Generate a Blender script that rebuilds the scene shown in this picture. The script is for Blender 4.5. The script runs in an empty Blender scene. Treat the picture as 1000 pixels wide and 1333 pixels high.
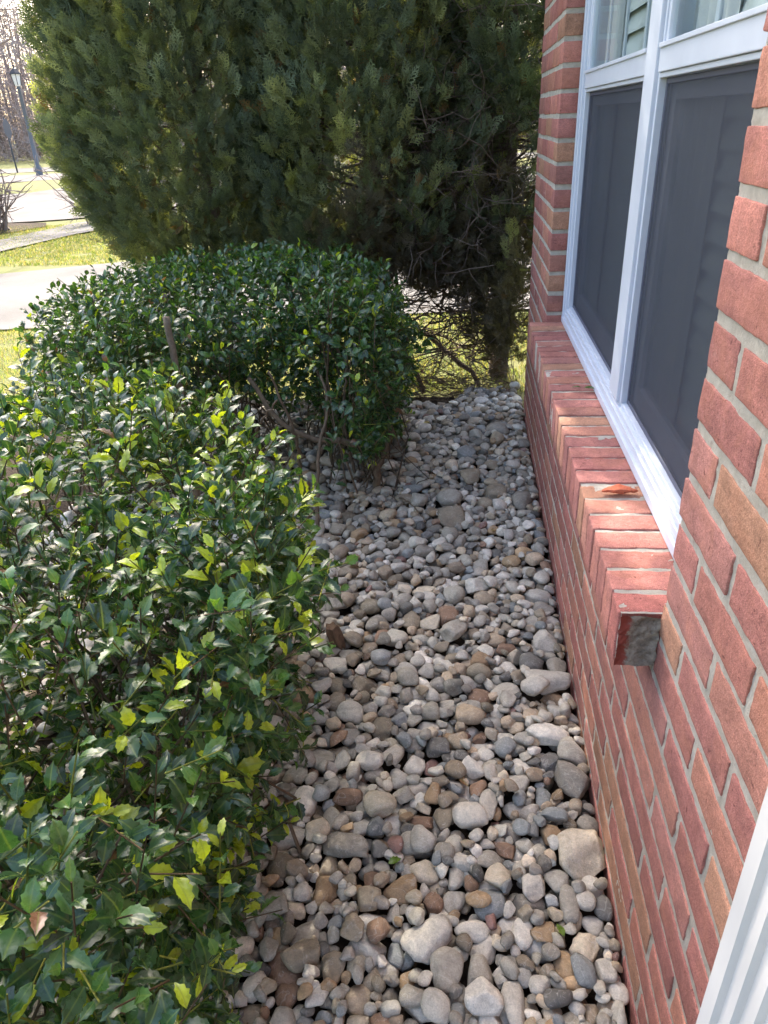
import bpy, math, random
import numpy as np
rng = np.random.default_rng(7)
random.seed(7)
scn = bpy.context.scene
C = scn.collection
PI = math.pi
H = 1.29                                  # camera height over the stones
WX = 0.2925                               # plane of the brick face
COURSE = 0.0677

# ------------------------------------------------------------------ camera
RW = np.array([[0.99435931, 0.00972262, -0.10561742],
               [0.09737544, -0.47840505, 0.87272369],
               [-0.04204274, -0.87808546, -0.47665326]])   # world axes in camera (right, down, forward)
FPX = 941.0
cd = bpy.data.cameras.new('camera'); cam = bpy.data.objects.new('camera', cd); C.objects.link(cam)
from mathutils import Matrix, Vector
M4 = Matrix.Identity(4)
for r in range(3):
    M4[r][0] = RW[r, 0]; M4[r][1] = -RW[r, 1]; M4[r][2] = -RW[r, 2]
M4[2][3] = H
cam.matrix_world = M4
cd.sensor_fit = 'VERTICAL'; cd.sensor_height = 24; cd.lens = 24 * FPX / 1333
cd.clip_start = 0.02; cd.clip_end = 500
scn.camera = cam

def ground(px, py, z=0.0):
    """where the sight line through a photo pixel meets height z"""
    r = RW @ np.array([px - 500, py - 666.5, FPX]); t = (z - H) / r[2]
    return np.array([r[0] * t, r[1] * t, z])
def px_of(P):
    P = np.atleast_2d(P); c = (P - np.array([0, 0, H])) @ RW
    return np.stack([c[:, 0] / c[:, 2] * FPX + 500, c[:, 1] / c[:, 2] * FPX + 666.5], 1)

# ------------------------------------------------------------------ helpers
def hash3(i, j, k, s):
    h = (i * 374761393 + j * 668265263 + k * 2147483647 + s * 1274126177) & 0xffffffff
    h = ((h ^ (h >> 13)) * 1274126177) & 0xffffffff
    h = ((h ^ (h >> 16)) * 2246822519) & 0xffffffff
    return ((h ^ (h >> 15)) & 0xffffff) / float(0xffffff) * 2 - 1
def noise(p, s=0):
    p = np.asarray(p, float); f = np.floor(p).astype(np.int64); t = p - f; t = t * t * (3 - 2 * t)
    out = 0
    for a in (0, 1):
        for b in (0, 1):
            for c in (0, 1):
                w = (t[:, 0] if a else 1 - t[:, 0]) * (t[:, 1] if b else 1 - t[:, 1]) * (t[:, 2] if c else 1 - t[:, 2])
                out = out + w * hash3(f[:, 0] + a, f[:, 1] + b, f[:, 2] + c, s)
    return out
def unit(v):
    return v / np.maximum(np.linalg.norm(v, axis=-1, keepdims=True), 1e-9)
def build(name, V, F, mat, parent=None, col=None, smooth=True, attrs=None):
    """one mesh object from vertex and face arrays (F: array or list of arrays)"""
    if not isinstance(F, (list, tuple)): F = [F]
    F = [np.asarray(f, np.int32) for f in F if len(f)]
    V = np.asarray(V, np.float32)
    me = bpy.data.meshes.new(name)
    me.vertices.add(len(V)); me.vertices.foreach_set('co', V.ravel())
    loops = np.concatenate([f.ravel() for f in F])
    tot = np.concatenate([np.full(len(f), f.shape[1], np.int32) for f in F])
    start = np.concatenate([[0], np.cumsum(tot)[:-1]]).astype(np.int32)
    me.loops.add(len(loops)); me.loops.foreach_set('vertex_index', loops)
    me.polygons.add(len(tot)); me.polygons.foreach_set('loop_start', start)
    me.update(calc_edges=True)
    me.polygons.foreach_set('use_smooth', np.full(len(tot), smooth))
    if col is not None:
        col = np.asarray(col, np.float32)
        if col.ndim == 1: col = np.tile(col, (len(V), 1))
        a = me.attributes.new('col', 'FLOAT_VECTOR', 'POINT'); a.data.foreach_set('vector', np.ascontiguousarray(col[:, :3]).ravel())
    for k, v in (attrs or {}).items():
        a = me.attributes.new(k, 'FLOAT_VECTOR', 'POINT'); a.data.foreach_set('vector', np.ascontiguousarray(v, np.float32).ravel())
    me.materials.append(mat)
    o = bpy.data.objects.new(name, me); C.objects.link(o)
    if parent is not None: o.parent = parent
    return o
def empty(name, loc=(0, 0, 0)):
    o = bpy.data.objects.new(name, None); C.objects.link(o); o.location = loc; o.empty_display_size = .1
    return o
def tag(o, label, cat, group=None):
    o['label'] = label; o['category'] = cat
    if group: o['group'] = group
    return o
def structure(o): o['kind'] = 'structure'; return o
def under(o, loc):
    """keep world coordinates when the parent empty sits at loc"""
    o.location = (-loc[0], -loc[1], -loc[2]); return o

class Mesh:
    def __init__(s): s.V = []; s.F = {}; s.c = []; s.t = []; s.n = 0
    def add(s, V, F, col=None, tc=None):
        V = np.asarray(V, float)
        for f in (F if isinstance(F, (list, tuple)) else [F]):
            f = np.asarray(f)
            if len(f): s.F.setdefault(f.shape[1], []).append(f + s.n)
        s.V.append(V)
        c = np.zeros((len(V), 3)) + (np.asarray(col) if col is not None else 0.5); s.c.append(c)
        s.t.append(V if tc is None else tc)
        s.n += len(V)
    def build(s, name, mat, parent=None, smooth=True, loc=(0, 0, 0)):
        V = np.concatenate(s.V) - np.array(loc)
        F = [np.concatenate(f) for f in s.F.values() if f]
        return build(name, V, F, mat, parent, np.concatenate(s.c), smooth, {'tc': np.concatenate(s.t)})
def box(x0, x1, y0, y1, z0, z1):
    V = np.array([(x, y, z) for x in (x0, x1) for y in (y0, y1) for z in (z0, z1)], float)
    F = np.array([(0, 1, 3, 2), (4, 6, 7, 5), (0, 4, 5, 1), (2, 3, 7, 6), (0, 2, 6, 4), (1, 5, 7, 3)])
    return V, F
def tube(P, R, n=6):
    P = np.asarray(P, float); R = np.zeros(len(P)) + np.asarray(R, float)
    T = np.gradient(P, axis=0); T = unit(T)
    ref = np.array([0.3, 0.2, 1.0]) if abs(T[0, 2]) < .8 else np.array([1.0, 0.1, 0])
    A = unit(np.cross(T, ref)); B = np.cross(T, A)
    a = np.arange(n) * 2 * PI / n
    V = (P[:, None] + R[:, None, None] * (np.cos(a)[None, :, None] * A[:, None] + np.sin(a)[None, :, None] * B[:, None])).reshape(-1, 3)
    i = np.arange(len(P) - 1)[:, None] * n; j = np.arange(n)[None]; k = (j + 1) % n
    F = np.stack([i + j, i + k, i + n + k, i + n + j], -1).reshape(-1, 4)
    cap = np.array([[(len(P) - 1) * n + q for q in range(n)]])
    V = np.concatenate([V, P[-1:]]); e = len(V) - 1; b = (len(P) - 1) * n
    F3 = np.array([(b + q, b + (q + 1) % n, e) for q in range(n)])
    return V, [F, F3]
def wander(p, d, L, n, jit, up=0.0, g=rng):
    """a crooked path: start, direction, length, points"""
    P = [np.array(p, float)]; d = unit(np.array(d, float))
    for _ in range(n):
        d = unit(d + g.normal(0, jit, 3) + np.array([0, 0, up])); P.append(P[-1] + d * L / n)
    return np.array(P)
def instances(TV, TF, X, loc, col, tcs=None):
    """many copies of a template into one array: X (N,3,3) columns are axes"""
    N, n = len(loc), len(TV)
    V = (np.einsum('nij,kj->nki', X, TV) + loc[:, None]).reshape(-1, 3)
    off = (np.arange(N) * n)[:, None, None]
    F = [(np.asarray(f)[None] + off).reshape(-1, np.asarray(f).shape[1]) for f in (TF if isinstance(TF, (list, tuple)) else [TF])]
    c = np.repeat(col, n, 0) if len(col) == N else col
    t = np.tile(TV, (N, 1)) if tcs is None else tcs
    return V, F, c, t

# ------------------------------------------------------------------ materials
class N:
    def __init__(s, name):
        s.m = bpy.data.materials.new(name); s.m.use_nodes = True; s.t = s.m.node_tree; s.t.nodes.clear()
        s.out = s.t.nodes.new('ShaderNodeOutputMaterial')
    def n(s, typ, ins=None, **kw):
        x = s.t.nodes.new('ShaderNode' + ('NewGeometry' if typ == 'Geometry' else typ))
        for k, v in kw.items(): setattr(x, k, v)
        for k, v in (ins or {}).items():
            i = x.inputs[k]
            if isinstance(v, bpy.types.NodeSocket): s.t.links.new(v, i)
            else: i.default_value = v
        return x
    def attr(s, a): return s.n('Attribute', attribute_name=a).outputs['Vector']
    def noise(s, vec, scale, det=4, rough=.55, dist=0.):
        return s.n('TexNoise', {'Vector': vec, 'Scale': scale, 'Detail': det, 'Roughness': rough, 'Distortion': dist}).outputs['Fac']
    def ramp(s, f, lo, hi, a=0., b=1.):
        return s.n('MapRange', {'Value': f, 'From Min': lo, 'From Max': hi, 'To Min': a, 'To Max': b}).outputs[0]
    def mix(s, f, a, b, mode='MIX'):
        x = s.n('Mix', None, data_type='RGBA', blend_type=mode)
        for i, v in ((x.inputs[0], f), (x.inputs[6], a), (x.inputs[7], b)):
            if isinstance(v, bpy.types.NodeSocket): s.t.links.new(v, i)
            else: i.default_value = (*v, 1) if isinstance(v, tuple) and len(v) == 3 else v
        return x.outputs[2]
    def bump(s, h, strength=.5, dist=.01, nrm=None):
        ins = {'Height': h, 'Strength': strength, 'Distance': dist}
        if nrm is not None: ins['Normal'] = nrm
        return s.n('Bump', ins).outputs[0]
    def bsdf(s, col, rough=.8, spec=.5, nrm=None, **kw):
        ins = {'Base Color': (*col, 1) if isinstance(col, tuple) else col, 'Roughness': rough, 'Specular IOR Level': spec}
        if nrm is not None: ins['Normal'] = nrm
        ins.update(kw)
        return s.n('BsdfPrincipled', ins).outputs[0]
    def done(s, sh): s.t.links.new(sh, s.out.inputs[0]); return s.m
def gain(m, col, f, lo, hi):
    """scale colour by a factor running lo..hi with f"""
    v = m.ramp(f, .25, .75, lo, hi)
    return m.n('VectorMath', {0: col, 1: m.n('CombineXYZ', {'X': v, 'Y': v, 'Z': v}).outputs[0]}, operation='MULTIPLY').outputs[0]

def mat_stone():
    m = N('river_stone'); tc = m.attr('tc'); c = m.attr('col')
    n1 = m.noise(tc, 28, 5, .65, .6); n2 = m.noise(tc, 120, 4, .7); n3 = m.noise(tc, 380, 3, .7)
    c1 = gain(m, c, n1, .72, 1.25)
    c2 = gain(m, c1, n2, .8, 1.2)
    spots = m.ramp(m.noise(tc, 70, 5, .75, 1.5), .6, .68)
    c3 = m.mix(m.n('Math', {0: spots, 1: .5}, operation='MULTIPLY').outputs[0], c2, (.62, .58, .52))
    dk = m.ramp(m.noise(tc, 90, 3, .7), .66, .72)
    c4 = m.mix(m.n('Math', {0: dk, 1: .35}, operation='MULTIPLY').outputs[0], c3, (.07, .055, .045))
    vn = m.n('Math', {0: m.n('Math', {0: m.noise(tc, 17, 3, .5, 1.2), 1: .5}, operation='SUBTRACT').outputs[0]}, operation='ABSOLUTE').outputs[0]
    c4 = m.mix(m.ramp(vn, .003, .012, .22, 0), c4, (.60, .57, .52))
    c4 = gain(m, c4, n3, .8, 1.2)
    b = m.bump(n1, .6, .005); b = m.bump(n2, .6, .0026, b); b = m.bump(n3, .5, .001, b)
    return m.done(m.bsdf(c4, m.ramp(n2, .3, .7, .55, .85), .35, b))
def mat_brick():
    m = N('red_brick'); tc = m.attr('tc'); c = m.attr('col')
    n1 = m.noise(tc, 22, 5, .6, .5); n2 = m.noise(tc, 130, 4, .75); n3 = m.noise(tc, 600, 3, .7)
    c1 = gain(m, c, n1, .74, 1.28); c1 = gain(m, c1, n3, .5, 1.5); c1 = gain(m, c1, n2, .78, 1.22)
    # vertical drag marks of the clay
    st = m.n('Mapping', {'Vector': tc, 'Scale': (40, 40, 260)}).outputs[0]
    c1 = gain(m, c1, m.noise(st, 1, 3, .6), .86, 1.14)
    orange = m.ramp(m.noise(tc, 9, 4, .6, 1.), .5, .68)
    c2 = m.mix(m.n('Math', {0: orange, 1: .35}, operation='MULTIPLY').outputs[0], c1, (.46, .19, .11))
    dust = m.ramp(m.noise(tc, 45, 6, .8, .8), .55, .8)
    c2 = m.mix(m.n('Math', {0: dust, 1: .22}, operation='MULTIPLY').outputs[0], c2, (.56, .36, .31))
    pit = m.ramp(m.noise(tc, 95, 3, .6, .7), .66, .70)
    c3 = m.mix(m.n('Math', {0: pit, 1: .75}, operation='MULTIPLY').outputs[0], c2, (.1, .03, .025))
    b = m.bump(n1, .5, .005); b = m.bump(n2, .85, .003, b); b = m.bump(n3, .8, .0014, b)
    b = m.bump(pit, -.8, .002, b)
    return m.done(m.bsdf(c3, .88, .25, b))
def mat_mortar():
    m = N('mortar'); tc = m.attr('tc')
    n1 = m.noise(tc, 30, 5, .65, .4); n2 = m.noise(tc, 260, 5, .8); n3 = m.noise(tc, 900, 2, .8)
    c = m.mix(m.ramp(n1, .35, .65), (.52, .465, .38), (.70, .64, .545))
    c = m.mix(m.ramp(n2, .55, .75, 0, .7), c, (.29, .26, .22))
    red = m.ramp(m.noise(tc, 60, 3, .6), .62, .75, 0, .35)
    c = m.mix(red, c, (.3, .14, .1))
    b = m.bump(n1, .8, .006); b = m.bump(n2, 1., .005, b); b = m.bump(n3, .9, .002, b)
    return m.done(m.bsdf(c, .95, .15, b))
def mat_leaf(name, rough=.36, trans=.28, spec=.5):
    m = N(name); c = m.attr('col'); tc = m.attr('tc')
    n = m.noise(m.n('Geometry').outputs['Position'], 90, 3, .6)
    c1 = gain(m, c, n, .75, 1.25)
    # paler midrib: tc.x is the distance across the leaf
    x = m.n('Math', {0: m.n('SeparateXYZ', {0: tc}).outputs[0]}, operation='ABSOLUTE').outputs[0]
    rib = m.ramp(x, .0, .035, .55, 0.)
    c2 = m.mix(rib, c1, (.16, .22, .05))
    sh = m.bsdf(c2, m.ramp(n, .3, .7, rough - .06, rough + .1), spec, m.bump(n, .25, .002))
    tcol = m.n('VectorMath', {0: c2, 1: (3.2, 3.0, .9)}, operation='MULTIPLY').outputs[0]
    tr = m.n('BsdfTranslucent', {'Color': tcol}).outputs[0]
    return m.done(m.n('MixShader', {0: trans, 1: sh, 2: tr}).outputs[0])
def mat_col(name, rough=.85, amp=.3, scale=40, spec=.3, bump=.4, dist=.003, trans=0):
    m = N(name); c = m.attr('col'); tc = m.n('Geometry').outputs['Position']
    n = m.noise(tc, scale, 5, .65); n2 = m.noise(tc, scale * 6, 3, .7)
    c1 = gain(m, gain(m, c, n, 1 - amp, 1 + amp), n2, 1 - amp * .6, 1 + amp * .6)
    sh = m.bsdf(c1, rough, spec, m.bump(n2, bump, dist))
    if trans:
        sh = m.n('MixShader', {0: trans, 1: sh, 2: m.n('BsdfTranslucent', {'Color': m.n('VectorMath', {0: c1, 1: (2.2, 2.2, .8)}, operation='MULTIPLY').outputs[0]}).outputs[0]}).outputs[0]
    return m.done(sh)
def mat_plain(name, col, rough=.5, spec=.5, amp=.06, scale=25, bump=.05):
    m = N(name); tc = m.n('Geometry').outputs['Position']
    n = m.noise(tc, scale, 5, .6)
    rgb = m.n('RGB').outputs[0]; rgb.default_value = (*col, 1)
    c = gain(m, rgb, n, 1 - amp, 1 + amp)
    return m.done(m.bsdf(c, rough, spec, m.bump(n, bump, .002)))
MS, MB, MM = mat_stone(), mat_brick(), mat_mortar()
MHOLLY = mat_leaf('holly_leaf', .27, .26, .6)
MARB = mat_col('arborvitae_spray', .75, .3, 30, .25, .2, trans=.30)
MBARK = mat_col('bark', .9, .35, 60, .2, .7)
MGRASS = mat_col('grass_blade', .7, .35, 8, .3, .1, trans=.3)
MWHITE = mat_plain('white_vinyl', (.53, .56, .62), .38, .5, .05, 14)
MDOWN = mat_plain('painted_metal', (.50, .485, .475), .45, .4, .04, 12)
MPALE = mat_plain('window_blind', (.50, .53, .52), .7, .3, .05)
MDARK = mat_plain('dark_room', (.03, .03, .035), .9, .2)
MBLACK = mat_plain('black_metal', (.03, .032, .035), .5, .4)

# ================================================================== HOUSE
house = empty('brick_house', (WX, 1.7, 0)); HL = (WX, 1.7, 0)
tag(house, 'red brick house wall with white twin window and downspout beside the stone bed', 'house')
_tpl = {}
def cube_template(nx, ny, nz):
    if (nx, ny, nz) in _tpl: return _tpl[(nx, ny, nz)]
    idx = {}; vs = []
    def vid(t):
        if t not in idx: idx[t] = len(vs); vs.append(t)
        return idx[t]
    F = []
    for k, n in ((0, nz), (1, nz)):
        for i in range(nx):
            for j in range(ny):
                q = [(i, j, k * nz), (i + 1, j, k * nz), (i + 1, j + 1, k * nz), (i, j + 1, k * nz)]
                F.append([vid(t) for t in (q if k else q[::-1])])
    for k in (0, 1):
        for i in range(nx):
            for j in range(nz):
                q = [(i, k * ny, j), (i + 1, k * ny, j), (i + 1, k * ny, j + 1), (i, k * ny, j + 1)]
                F.append([vid(t) for t in (q[::-1] if k else q)])
        for i in range(ny):
            for j in range(nz):
                q = [(k * nx, i, j), (k * nx, i + 1, j), (k * nx, i + 1, j + 1), (k * nx, i, j + 1)]
                F.append([vid(t) for t in (q if k else q[::-1])])
    _tpl[(nx, ny, nz)] = (np.array(vs), np.array(F)); return _tpl[(nx, ny, nz)]
def brick_box(c, h, div, r=.003, rough=1.0, seed=0):
    """a moulded clay brick: rounded, slightly uneven block"""
    T, F = cube_template(*div); P = np.zeros((len(T), 3))
    for a in range(3):
        n = div[a]; g = np.linspace(-1, 1, n - 1) * (h[a] - r) if n > 2 else np.array([0.])
        line = np.concatenate([[-h[a]], g, [h[a]]]); P[:, a] = line[T[:, a]]
    hh = np.array(h); q = np.clip(P, -(hh - r), hh - r); d = unit(P - q); P = q + d * r
    W = P + np.array(c)
    P = P + d * ((noise(W * 55, seed) * .0005 + noise(W * 190, seed + 5) * .0004) * rough)[:, None]
    wob = np.stack([noise(W * 38 + 9 * a, seed + 11 + a) * .0011 + noise(W * 110 + 9 * a, seed + 21 + a) * .0009 for a in range(3)], 1) * rough * np.array([.35, 1, 1])
    return P + wob + np.array(c), F
REDS = [(.385, .155, .122), (.365, .14, .115), (.40, .162, .125), (.345, .138, .115), (.39, .172, .127), (.37, .15, .122), (.40, .175, .122), (.335, .147, .12)]
def brick_col(g):
    c = np.array(REDS[g.integers(len(REDS))]) * g.uniform(.82, 1.14)
    if g.random() < .16: c = np.array([.37, .19, .12]) * g.uniform(.85, 1.1)
    return c
NB, FB = .885, 2.605                      # the two jambs of the window opening
SILL = .64; SB = .546
bricks = Mesh(); g = np.random.default_rng(3)
k0 = -13
def course(z0, z1, ya, yb, anchor, off, side):
    """running bond between ya and yb; joints sit at anchor + side*(off + .2 n)"""
    js = [anchor] + [anchor + side * (off + .2 * n) for n in range(40)] + [anchor - side * (.2 - off + .2 * n) for n in range(20)]
    js = sorted(j for j in js if ya + .03 < j < yb - .03)
    e = [ya] + js + [yb]
    if anchor in js and (ya < anchor < yb): e = sorted(set(e) - {anchor})
    for a, b in zip(e[:-1], e[1:]):
        a2 = a + (.0070 if a > ya else 0); b2 = b - (.0070 if b < yb else 0)
        near = (a + b) / 2 < 1.7
        L = b2 - a2; zc = (z0 + z1) / 2
        dv = (3, max(4, int(L / (.011 if near else .03))), 7 if near else 4)
        w = g.normal(0, .0005)
        V, F = brick_box((WX + .045 + w, (a2 + b2) / 2, zc + g.normal(0, .0007)), (.045, L / 2, (z1 - z0) / 2 - .0071), dv, .0014, 1.0 if near else .8, int(g.integers(99)))
        bricks.add(V, F, brick_col(g), V + g.uniform(0, 30, 3))
for k in range(k0, 23):
    z0 = .667 + (k - .0) * COURSE; z1 = z0 + COURSE
    if z1 < -.08: continue
    odd = k % 2
    off = .1 if odd else .2
    if z1 < SB + .012: course(z0, z1, -.35, 3.305, NB, off, -1)
    else:
        course(z0, z1, -.35, NB, NB, off, -1)
        course(z0, z1, FB, 3.305, FB, off, 1)
wall = bricks.build('wall', MB, house, loc=HL)

def sheet(o, U, Vv, lu, lv, step, amp=1.0):
    nu, nv = max(2, int(lu / step)), max(2, int(lv / step))
    u, v = np.meshgrid(np.linspace(0, lu, nu), np.linspace(0, lv, nv), indexing='ij')
    P = np.array(o) + u.ravel()[:, None] * np.array(U) + v.ravel()[:, None] * np.array(Vv)
    nrm = np.cross(U, Vv)
    P = P + nrm * ((noise(P * 33, 2) * .0010 + noise(P * 120, 3) * .0007 + noise(P * 330, 4) * .0005) * amp)[:, None]
    i, j = np.meshgrid(np.arange(nu - 1), np.arange(nv - 1), indexing='ij'); b = (i * nv + j).ravel()
    return P, np.stack([b, b + nv, b + nv + 1, b + 1], 1)
mort = Mesh(); mx = WX + .0020
U = np.array([0, -1., 0]); Z = np.array([0, 0, 1.])   # U x Z points to -x
for ya, yb, za, zb, st in ((-.35, .30, -.1, 2.2, .012), (.30, NB - .004, -.1, 1.75, .0035), (.30, NB - .004, 1.75, 2.2, .012), (NB - .004, 1.7, -.1, SB, .0045), (1.7, FB + .004, -.1, SB, .008), (FB + .004, 3.301, -.1, 2.2, .007)):
    V, F = sheet((mx, yb, za), U, Z, yb - ya, zb - za, st); mort.add(V, F)
V, F = sheet((mx, FB + .0042, SB - .01), np.array([1., 0, 0]), Z, .09, 2.2 - SB, .005); mort.add(V, F)
V, F = sheet((mx, 3.301, -.1), np.array([-1., 0, 0]) * -1, Z, .09, 2.3, .02); mort.add(V, F)
mort.build('mortar', MM, wall, loc=HL)

# rowlock sill
sill = Mesh(); g = np.random.default_rng(5)
n_s = 28; pitch = (FB - NB - .002) / n_s
for i in range(n_s):
    yc = NB + .001 + pitch * (i + .5)
    near = yc < 1.6
    x0 = .234 + g.normal(0, .0012); top = SILL + g.normal(0, .0011)
    ht = .0262 if i else .0238
    V, F = brick_box(((x0 + .37) / 2, yc + (0.002 if i == 0 else 0), (top + SB) / 2), ((.37 - x0) / 2, ht, (top - SB) / 2), (14 if near else 7, 6 if near else 4, 9 if near else 5), .0022, 1.1, int(g.integers(99)))
    sill.add(V, F, (brick_col(g) * 1.05 if i else np.array([.42, .15, .12])), V + g.uniform(0, 30, 3))
sl = sill.build('window_sill', MB, house, loc=HL)
sm = Mesh()
V, F = sheet((.236, FB, SILL - .0028), np.array([1., 0, 0]), np.array([0, -1., 0]), .13, FB - NB - .006, .004, 1.0); sm.add(V, F[:, ::-1])
V, F = sheet((.2368, FB, SB), U, Z, FB - NB - .006, SILL - SB - .004, .004, .8); sm.add(V, F)
V, F = sheet((.2385, NB + .006, SB + .0015), np.array([1., 0, 0]), np.array([0, 1., 0]), .06, FB - NB - .006, .006, .5); sm.add(V, F[:, ::-1])
sm.build('mortar', MM, sl, loc=HL)
# broken end of the last sill brick: a ragged hollow patched with old mortar
mh = N('weathered_mortar'); tc = mh.attr('tc')
n1 = mh.noise(tc, 60, 5, .7); n2 = mh.noise(tc, 300, 4, .8)
cc = mh.mix(mh.ramp(n1, .35, .65), (.13, .11, .09), (.33, .29, .24))
sx = mh.n('SeparateXYZ', {0: tc}).outputs[0]
cc = mh.mix(mh.ramp(mh.n('Math', {0: sx, 1: mh.n('Math', {0: n1, 1: .03}, operation='MULTIPLY').outputs[0]}, operation='ADD').outputs[0], .262, .268), (.24, .06, .045), cc)
mh.done(mh.bsdf(cc, .95, .1, mh.bump(n2, .9, .003, mh.bump(n1, .8, .006))))
nu, nv = 44, 60
u, v = np.meshgrid(np.linspace(0, 1, nu), np.linspace(0, 1, nv), indexing='ij'); u = u.ravel(); v = v.ravel()
P = np.stack([.2345 + u * .0575, np.full(len(u), NB + .0005), SB + v * (SILL - SB - .002)], 1)
rim = np.minimum(np.minimum(u, 1 - u) * .055, np.minimum(v, 1 - v) * .085)
P[:, 1] += -.0032 + np.clip(rim / .010, 0, 1) * .0035 + noise(P * 70, 1) * .0032 + noise(P * 260, 2) * .0014
P[:, 0] += noise(P * 90, 5) * .002; P[:, 2] += noise(P * 90, 6) * .002
i, j = np.meshgrid(np.arange(nu - 1), np.arange(nv - 1), indexing='ij'); b = (i * nv + j).ravel()
o = build('broken_brick_end', P - np.array(HL), np.stack([b, b + nv, b + nv + 1, b + 1], 1), mh.m, sl, (.2, .1, .1), True, {'tc': P})
o['label'] = 'hollow broken end of the last sill brick, filled with old grey mortar'

# window -------------------------------------------------------------
def boxes(name, L, mat, parent, bev=.0015, loc=HL):
    m_ = Mesh()
    for b in L:
        x0, x1, y0, y1, z0, z1 = b
        V, F = brick_box(((x0 + x1) / 2, (y0 + y1) / 2, (z0 + z1) / 2), ((x1 - x0) / 2, (y1 - y0) / 2, (z1 - z0) / 2), (3, 3, 3), min(bev, (x1 - x0) * .3, (y1 - y0) * .3, (z1 - z0) * .3), 0)
        m_.add(V, F)
    return m_.build(name, mat, parent, smooth=False, loc=loc)
ZT = 2.16; YN = .79; YF = FB - .007
L = []
for a, b, x in ((0, .020, .345), (.020, .040, .351), (.040, .058, .358)):
    L += [(x, .42, YF - b, YF - a, SILL + .003 + b * .98, ZT), (x + .0007, .4195, YN + a, YN + b, SILL + .003 + b * .98, ZT)]
for a, b, x in ((0, .020, .3435), (.020, .038, .3495), (.038, .050, .354), (.050, .060, .3605)):
    L += [(x, .421, YN, YF, SILL + .003 + a, SILL + .003 + b)]
win = boxes('window', L, MWHITE, house)
ZB = SILL + .063
MU0, MU1 = 1.612, 1.703
boxes('mullion', [(.350, .42, MU0, MU1, ZB, ZT), (.3575, .4205, MU0 - .012, MU0, ZB, ZT), (.3575, .4205, MU1, MU1 + .012, ZB, ZT)], MWHITE, win)
bays = ((YN + .058, MU0 - .012), (MU1 + .012, YF - .058))
ms = N('insect_screen'); gpos = ms.n('Geometry').outputs['Position']
fiber = ms.bsdf((.045, .052, .072), .6, .3)
ms.done(ms.n('MixShader', {0: ms.ramp(ms.noise(gpos, 3, 3, .6), .2, .8, .50, .57), 1: ms.n('BsdfTransparent').outputs[0], 2: fiber}).outputs[0])
mg = N('window_glass'); lw = mg.n('LayerWeight', {'Blend': .5}).outputs['Facing']; fr = mg.n('Math', {0: mg.n('Math', {0: lw, 1: 6.}, operation='POWER').outputs[0], 1: .35, 2: .03}, operation='MULTIPLY_ADD').outputs[0]
gl = mg.n('BsdfGlossy', {'Color': (.95, .97, 1, 1), 'Roughness': .01}).outputs[0]
mg.done(mg.n('MixShader', {0: fr, 1: mg.n('BsdfTransparent', {'Color': (.93, .96, .95, 1)}).outputs[0], 2: gl}).outputs[0])
for bi, (a, b) in enumerate(bays):
    up = boxes('upper_sash', [(.353, .372, a, b, 1.345, 1.392), (.3605, .3735, a, a + .016, 1.392, ZT), (.3605, .3735, b - .016, b, 1.392, ZT), (.349, .353, a + .002, b - .002, 1.383, 1.391), (.358, .3725, a, b, 1.336, 1.3445)], MWHITE, win)
    lo = boxes('lower_sash', [(.382, .402, a, b, ZB, ZB + .05), (.382, .402, a, a + .04, ZB + .05, 1.34), (.382, .402, b - .04, b, ZB + .05, 1.34), (.3825, .4015, a + .04, b - .04, 1.30, 1.34)], MWHITE, win)
    V, F = box(.3665, .3695, a + .016, b - .016, 1.3925, ZT); build('upper_pane', V - np.array(HL), F, mg.m, win, (1, 1, 1), False)
    V, F = box(.392, .395, a + .04, b - .04, ZB + .05, 1.30); build('lower_pane', V - np.array(HL), F, mg.m, win, (1, 1, 1), False)
    V, F = box(.3722, .3730, a + .008, b - .008, ZB + .006, 1.334); build('insect_screen', V - np.array(HL), F, ms.m, win, (0, 0, 0), False)
    boxes('screen_frame', [(.3705, .3765, a, a + .009, ZB, 1.336), (.3705, .3765, b - .009, b, ZB, 1.336), (.3706, .3764, a + .009, b - .009, ZB + .001, ZB + .010), (.3706, .3764, a + .009, b - .009, 1.326, 1.335)], mat_plain('dark_screen_frame', (.07, .075, .11), .5), win)
    ys = [1.35, 1.12, .90] if bi == 0 else [1.86, 2.09, 2.32]
    boxes('grille', [(.3745, .3805, y - .009, y + .009, 1.394, ZT) for y in ys] + [(.3750, .3800, a + .016, b - .016, 1.78, 1.797)], MWHITE, win)
    S = Mesh()
    for z in np.arange(ZB - .03, ZT, .046):
        V = np.array([(.412, a - .01, z), (.412, b + .01, z), (.428, b + .01, z + .052), (.428, a - .01, z + .052), (.415, a - .01, z), (.415, b + .01, z), (.431, b + .01, z + .052), (.431, a - .01, z + .052)])
        S.add(V, np.array([(0, 3, 2, 1), (4, 5, 6, 7), (0, 1, 5, 4), (2, 3, 7, 6)]))
    S.build('blind', MPALE, win, smooth=False, loc=HL)
    yy = np.linspace(b - .24, b + .02, 60); zz = np.array([ZB - .03, ZT]); V = np.array([(.408 + .006 * math.sin(y * 120) + .002 * math.sin(y * 47), y, z) for y in yy for z in zz])
    ii = np.arange(59) * 2; build('curtain', V - np.array(HL), np.stack([ii, ii + 1, ii + 3, ii + 2], 1), mat_plain('curtain_cloth', (.5, .5, .5), .9), win, (1, 1, 1), True)
boxes('inner_wall', [(WX + .092, .45, -.6, .80, -.1, 2.3), (WX + .092, .45, FB - .003, 3.30, -.1, 2.3), (WX + .092, .45, .80, FB - .003, -.1, SB + .08), (WX + .001, .45, .80, FB - .003, ZT, 2.3)], MM, house)
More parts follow.
